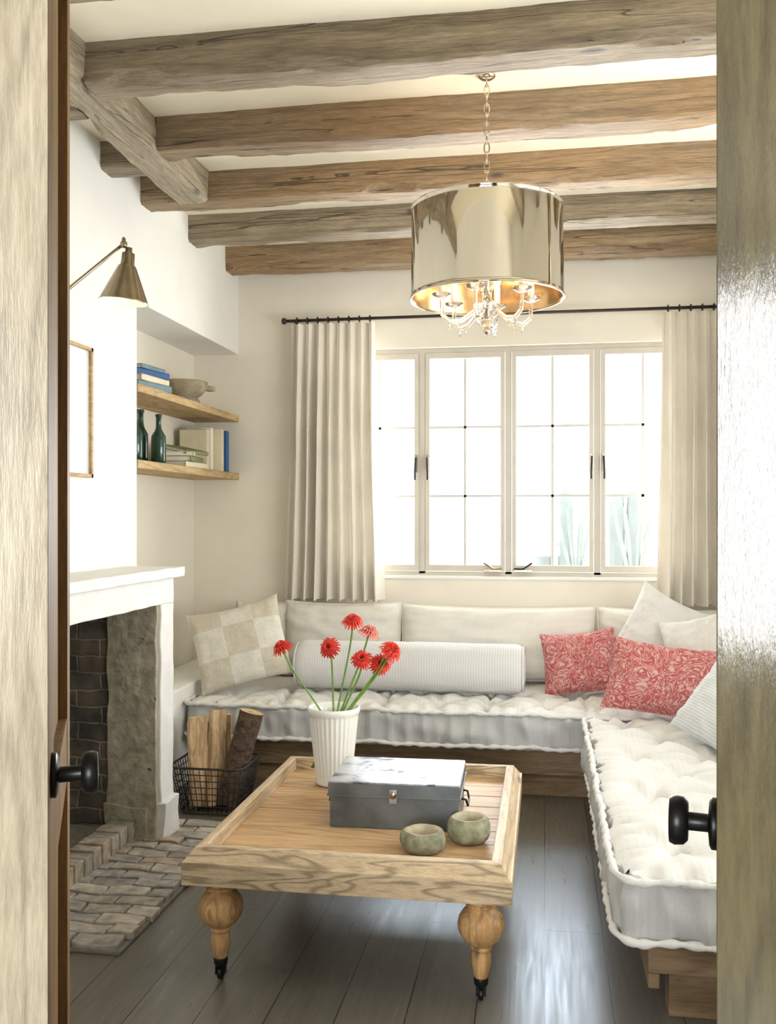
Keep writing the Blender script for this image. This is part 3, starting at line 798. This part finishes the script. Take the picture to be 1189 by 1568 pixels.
for i, (u, v, nn, mt) in enumerate(fl_):
    x = vx+(u-511)*.0024; z = 1.35-(v-790)*.00242; y = vy+random.uniform(-.06, .05)
    gerbera(mb, (x, y, z), nn, .043, mt, i)
    n_ = Vector(nn).normalized(); e = Vector((x, y, z))-n_*.014
    b = Vector((vx-(x-vx)*.35, vy+random.uniform(-.03, .03), vz+.06)); mid = Vector((vx+(x-vx)*.22, vy, vz+.30))
    c2 = e-Vector((n_.x*.03+(x-vx)*.05, n_.y*.03, .09))
    pts = []
    for k in range(17):
        t = k/16; pts.append((1-t)**3*b+3*(1-t)**2*t*mid+3*(1-t)*t*t*c2+t**3*e)
    mb.tube(pts, .0035, M_green, 6)
fw = mb.build('gerbera_flowers')

# ------------------------------------------------------------------ metal box
T = Matrix.Translation((-.475, 3.13, zf)) @ Matrix.Rotation(math.radians(1.5), 4, 'Z')
mb = MB()
mb.box(-.205, .205, -.155, .155, .0005, .105, M_zinc, T)
mb.box(-.210, .210, -.160, .160, .103, .140, M_zinc, T)
mb.box(-.213, .213, -.163, .163, .099, .106, M_zinc, T)
mb.box(-.208, .208, -.158, .158, .140, .146, M_zinctop, T)
mb.box(-.012, .012, -.170, -.160, .085, .128, M_zinctop, T)
mb.lathe([(0, 0), (.012, 0), (.012, .006), (0, .008)], T @ Vector((0, -.170, .112)), M_brass, 16, Matrix.Rotation(PI/2, 4, 'X'))
for s in (1, -1):
    mb.tube([T @ Vector((s*.205, -.05, .075)), T @ Vector((s*.222, -.05, .072)), T @ Vector((s*.228, -.04, .05)), T @ Vector((s*.228, .04, .05)), T @ Vector((s*.222, .05, .072)), T @ Vector((s*.205, .05, .075))], .004, M_black)
mb.build('metal_storage_box', .0035)

def stone_bowl(x, y, r, h, seed):
    mb = MB()
    def fn(rr, z, a):
        k = 1+.05*nz(math.cos(a)*1.5+seed, math.sin(a)*1.5, z*14) + .03*nz(math.cos(a)*5, math.sin(a)*5+seed, z*30)
        facet = .96+.05*abs(math.cos(2.5*a+seed))
        return rr*k*(facet if rr > r*.7 else 1)
    mb.lathe([(0, 0), (r*.7, 0), (r*.92, h*.18), (r*1.02, h*.45), (r*1.0, h*.75), (r*.90, h*.96), (r*.80, h)], (x, y, zf), M_rock, 40, None, True, fn, False)
    mb.lathe([(r*.80, h), (r*.66, h*1.0), (r*.58, h*.9), (r*.5, h*.45), (r*.35, h*.3), (0, h*.27)], (x, y, zf), M_rockin, 40, None, True, fn, False)
    mb.build('stone_bowl')
stone_bowl(-.355, 2.80, .068, .062, 1.3)
stone_bowl(-.228, 2.905, .065, .075, 4.1)

# ------------------------------------------------------------------ firewood basket
bx, by = -1.50, 4.22
mb = MB()
def rc(w, d, z, n=10):
    pts = []; r = .05
    for (sx_, sy_, a0) in ((1, -1, -PI/2), (1, 1, 0), (-1, 1, PI/2), (-1, -1, PI)):
        for i in range(5):
            a = a0+PI/2*i/4; pts.append((bx+sx_*(w-r)+r*math.cos(a), by+sy_*(d-r)+r*math.sin(a), z))
    return pts
BW0, BD0, BW1, BD1, BH = .135, .12, .175, .155, .22
for k in range(8):
    t = k/7; mb.tube(rc(BW0+(BW1-BW0)*t, BD0+(BD1-BD0)*t, .012+(BH-.012)*t), .0055 if k in (0, 7) else .0024, M_wire, 6, True)
def per(w, d, z, a):
    s = a*4*(w+d)
    if s < 2*w: return (bx-w+s, by-d, z)
    s -= 2*w
    if s < 2*d: return (bx+w, by-d+s, z)
    s -= 2*d
    if s < 2*w: return (bx+w-s, by+d, z)
    s -= 2*w; return (bx-w, by+d-s, z)
for k in range(44):
    a = k/44
    mb.tube([per(BW0-.006, BD0-.006, .012, a), per(BW1-.004, BD1-.004, BH, a)], .0022, M_wire, 5)
for k in range(9):
    x = bx-BW0+2*BW0*(k+.5)/9; mb.tube([(x, by-BD0, .012), (x, by+BD0, .012)], .002, M_wire, 5)
mb.build('wire_log_basket')
mb = MB()
def log(mb, c, r, L, rot, split):
    M = Matrix.Translation(c) @ Euler([math.radians(q) for q in rot]).to_matrix().to_4x4()
    if split:
        k = 9; sec = [(r*.9*math.cos(a), r*.9*math.sin(a)) for a in [-.9+1.8*i/k for i in range(k+1)]] + [(-r*.55, r*.25), (-r*.62, -r*.15)]
    else: sec = [(r*math.cos(2*PI*i/20), r*math.sin(2*PI*i/20)) for i in range(20)]
    n = 12; vs = []; K = len(sec)
    for j in range(n+1):
        for i, (a, b) in enumerate(sec):
            q = 1+.07*nz(a*30, b*30, j*.5+c[0]*9); vs.append((a*q+.006*nz(j*.4, c[1]*5), b*q, L*(j/n)))
    side = []; bark = []
    for j in range(n):
        for i in range(K):
            i2 = (i+1) % K; f_ = (j*K+i, j*K+i2, (j+1)*K+i2, (j+1)*K+i)
            (side if (split and i >= K-3) else bark).append(f_)
    mb.add(vs, bark, M_bark, True, M)
    mb.add(vs, side+[tuple(range(K-1, -1, -1)), tuple(n*K+i for i in range(K))], M_split, False, M)
log(mb, (bx-.07, by-.05, .022), .062, .40, (-6, 3, 60), True)
log(mb, (bx-.005, by-.035, .022), .060, .43, (-4, 11, 80), True)
log(mb, (bx+.06, by-.01, .03), .055, .43, (-5, 14, 0), False)
log(mb, (bx-.08, by+.06, .022), .05, .36, (3, 2, 70), True)
log(mb, (bx+.02, by+.07, .022), .045, .39, (4, 5, 130), True)
mb.build('firewood_logs')

# ------------------------------------------------------------------ chandelier
cx, cy = -.197, 3.30; R = .262
mb = MB()
zb_, zt_ = 2.095, 2.410
wv = lambda r, z, a: r*(1+.007*nz(math.cos(a)*2.2, math.sin(a)*2.2, z*3)+.0035*nz(math.cos(a)*7, math.sin(a)*7, z*4))
pr_ = [(R, zb_), (R+.004, zb_), (R+.004, zb_+.006)] + [(R-.003*t/30, zb_+.008+(zt_-zb_-.014)*t/30) for t in range(31)] + [(R, zt_-.004), (R, zt_), (R-.009, zt_)]
mb.lathe(pr_, (cx, cy, 0), M_nickel, 160, None, True, wv, False)
mb.lathe([(R-.009, zt_), (R-.010, zt_-.01), (R-.008, zb_+.008), (R, zb_)], (cx, cy, 0), M_gold, 96, None, True, None, False)
for k in range(3):
    a = 2*PI*k/3+.3; mb.tube([(cx, cy, zt_-.03), (cx+(R-.01)*math.cos(a), cy+(R-.01)*math.sin(a), zt_-.01)], .004, M_nickel)
sa = -PI/2+.95
mb.tube([(cx+(R+.002)*math.cos(sa), cy+(R+.002)*math.sin(sa), zb_+.01), (cx+(R+.002)*math.cos(sa), cy+(R+.002)*math.sin(sa), zt_-.01)], .0022, M_brass, 6)
mb.tube([(cx, cy, 2.03), (cx, cy, 2.435)], .008, M_nickel)
mb.lathe([(0, -.045), (.012, -.040), (.018, -.03), (.012, -.02), (.03, -.01), (.045, .008), (.048, .02), (.03, .035), (.016, .045), (.02, .08), (.03, .10), (.018, .13), (.012, .16)], (cx, cy, 2.045), M_crys, 24)
mb.lathe([(0, -.028), (.010, -.02), (.013, -.01), (.008, 0), (0, .004)], (cx, cy, 2.0), M_nickel, 16)
for k in range(6):
    a = 2*PI*k/6+.35; ca, sa_ = math.cos(a), math.sin(a)
    pr = [(.02, .045), (.05, .01), (.09, -.02), (.13, -.025), (.158, -.002), (.160, .035), (.160, .055)]
    pts = []
    for j in range(len(pr)-1):
        for q in (0, .33, .66):
            pts.append((pr[j][0]+(pr[j+1][0]-pr[j][0])*q, pr[j][1]+(pr[j+1][1]-pr[j][1])*q))
    pts.append(pr[-1])
    mb.tube([(cx+r_*ca, cy+r_*sa_, 2.04+z_) for r_, z_ in pts], .0075, M_crys, 8)
    px, py = cx+.16*ca, cy+.16*sa_
    mb.lathe([(0, 0), (.012, .0), (.03, .010), (.034, .016), (.012, .012), (.010, .02), (0, .02)], (px, py, 2.093), M_crys, 18)
    mb.lathe([(0, 0), (.011, 0), (.011, .07), (0, .07)], (px, py, 2.105), M_bulbm, 14)
    mb.lathe([(0, 0), (.010, .004), (.014, .02), (.009, .04), (.002, .06), (0, .062)], (px, py, 2.176), M_bulb, 12)
    for w in (.10, .13):
        mb.lathe([(0, -.018), (.006, -.008), (.004, 0), (0, .004)], (cx+w*ca, cy+w*sa_, 2.002), M_crys, 6, smooth=False)
z = 2.435; k = 0
while z < 2.85:
    ax = Vector((1, 0, 0)) if k % 2 else Vector((0, 1, 0))
    mb.tube([Vector((cx, cy, z+.018)) + ax*(.009*math.cos(q)) + Vector((0, 0, .021*math.sin(q))) for q in [2*PI*j/14 for j in range(14)]], .0026, M_nickel, 6, True)
    z += .033; k += 1
mb.lathe([(.0, 2.855), (.02, 2.856), (.03, 2.862), (.032, 2.87), (0, 2.87)], (cx, cy, 0), M_nickel, 24)
mb.build('drum_chandelier')
for k in range(3):
    a = 2*PI*k/3+.9
    l = bpy.data.lights.new('chandelier_light_%d' % k, 'POINT'); l.energy = .8; l.color = (1, .75, .45); l.shadow_soft_size = .03
    o = bpy.data.objects.new('chandelier_light_%d' % k, l); o.location = (cx+.09*math.cos(a), cy+.09*math.sin(a), 2.22); sc.collection.objects.link(o)

# ------------------------------------------------------------------ doors
def door(name, near, far, side, thick, edge_mat, face_mat, hz, hofs, hl):
    near = Vector((*near, 0)); far = Vector((*far, 0)); d = (far-near); L = d.length; d.normalize()
    nrm = Vector((d.y, -d.x, 0)) * side
    M = Matrix((( nrm.x, d.x, 0, near.x), (nrm.y, d.y, 0, near.y), (0, 0, 1, 0), (0, 0, 0, 1)))
    mb = MB()
    Z0, Z1 = .012, 2.32
    mb.box(-thick, 0, 0, .11, Z0, Z1, face_mat, M); mb.box(-thick, 0, L-.11, L, Z0, Z1, face_mat, M)
    mb.box(-thick+.0005, -.0005, -.0012, 0, Z0, Z1, edge_mat, M)
    for a, b in ((Z0, .22), (1.0-.07, 1.0+.03), (Z1-.13, Z1)): mb.box(-thick+.001, -.001, .11, L-.11, a, b, face_mat, M)
    mb.box(-thick+.014, -.014, .11, L-.11, .22, .93, face_mat, M)
    mb.box(-thick+.014, -.014, .11, L-.11, 1.03, Z1-.13, face_mat, M)
    for s, x0 in ((1, 0), (-1, -thick)):
        R90 = Matrix.Rotation(PI/2*s, 4, 'Y')
        T = M @ Matrix.Translation((x0, hofs, hz)) @ R90
        mb.lathe([(0, 0), (.024, 0), (.024, .005), (.020, .007), (.0085, .008), (.0085, hl-.012), (.018, hl-.012), (.022, hl-.008), (.023, hl), (.021, hl+.005), (0, hl+.006)], (0, 0, 0), M_black, 32, T)
    mb.build(name, .0015)
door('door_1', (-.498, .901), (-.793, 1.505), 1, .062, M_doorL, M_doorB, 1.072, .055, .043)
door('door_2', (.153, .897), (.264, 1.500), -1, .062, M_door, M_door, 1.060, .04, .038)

# ------------------------------------------------------------------ exterior
mb = MB(); mb.box(-40, 40, 5.7, 70, -.6, -.5, M_sand); mb.build('ground')
for (x, h) in ((-.02, 2.04), (.42, 1.98), (1.46, 1.95), (1.80, 1.99)):
    mb = MB()
    mb.lathe([(.12, 0), (.14, .5), (.14, h-.0), (.12, h+.3), (.07, h+.42), (0, h+.45)], (x, 20, -.5), M_cact, 24, None, True, lambda r, z, a: r*(1+.08*math.cos(10*a)))
    mb.build('saguaro_cactus')
for (x, sgn) in ((.62, 1), (1.72, -1)):
    mb = MB()
    for q in (-.42, -.2, .1, .34):
        mb.tube([(x+q*.15, 19, -.5), (x+q*.3, 19, .3), (x+q*.75, 19, 1.1), (x+q*1.0, 19, 1.62+.1*math.sin(q*9))], [.03, .045, .05, .03], M_cact, 8)
    mb.build('ocotillo_plant')

# ------------------------------------------------------------------ lights
w = bpy.data.worlds.new('World'); sc.world = w; w.use_nodes = True
bg = w.node_tree.nodes['Background']; bg.inputs[0].default_value = (.84, .93, 1.0, 1); bg.inputs[1].default_value = 3.2
def area(name, loc, target, sx_, sy_, e, col):
    l = bpy.data.lights.new(name, 'AREA'); l.shape = 'RECTANGLE'; l.size = sx_; l.size_y = sy_; l.energy = e; l.color = col
    o = bpy.data.objects.new(name, l); o.location = loc
    o.rotation_euler = (Vector(target)-Vector(loc)).to_track_quat('-Z', 'Y').to_euler(); sc.collection.objects.link(o)
area('window_light', (-.2, 5.85, 1.40), (-.3, 3.6, 2.6), 2.0, 1.2, 130, (.96, .98, 1))
area('side_fill_light', (1.5, 3.0, 1.15), (-.2, 3.1, 2.8), 1.9, 1.2, 98, (1, .98, .94))  # added area lamp, aimed up through the side opening to brighten beam undersides
area('hall_fill_light', (-.3, -2.45, 1.55), (-.3, 3.6, 1.55), 1.2, 1.5, 140, (.97, .98, 1))  # added area lamp behind the camera, stands in for unseen hall daylight

cam = bpy.data.cameras.new('Camera'); co = bpy.data.objects.new('Camera', cam); sc.collection.objects.link(co)
co.location = (0, 0, 1.35); co.rotation_euler = (PI/2, 0, math.radians(9.33))
cam.sensor_fit = 'HORIZONTAL'; cam.sensor_width = 36; cam.lens = 36*1461/1189; cam.shift_y = .005; cam.clip_start = .02
sc.camera = co
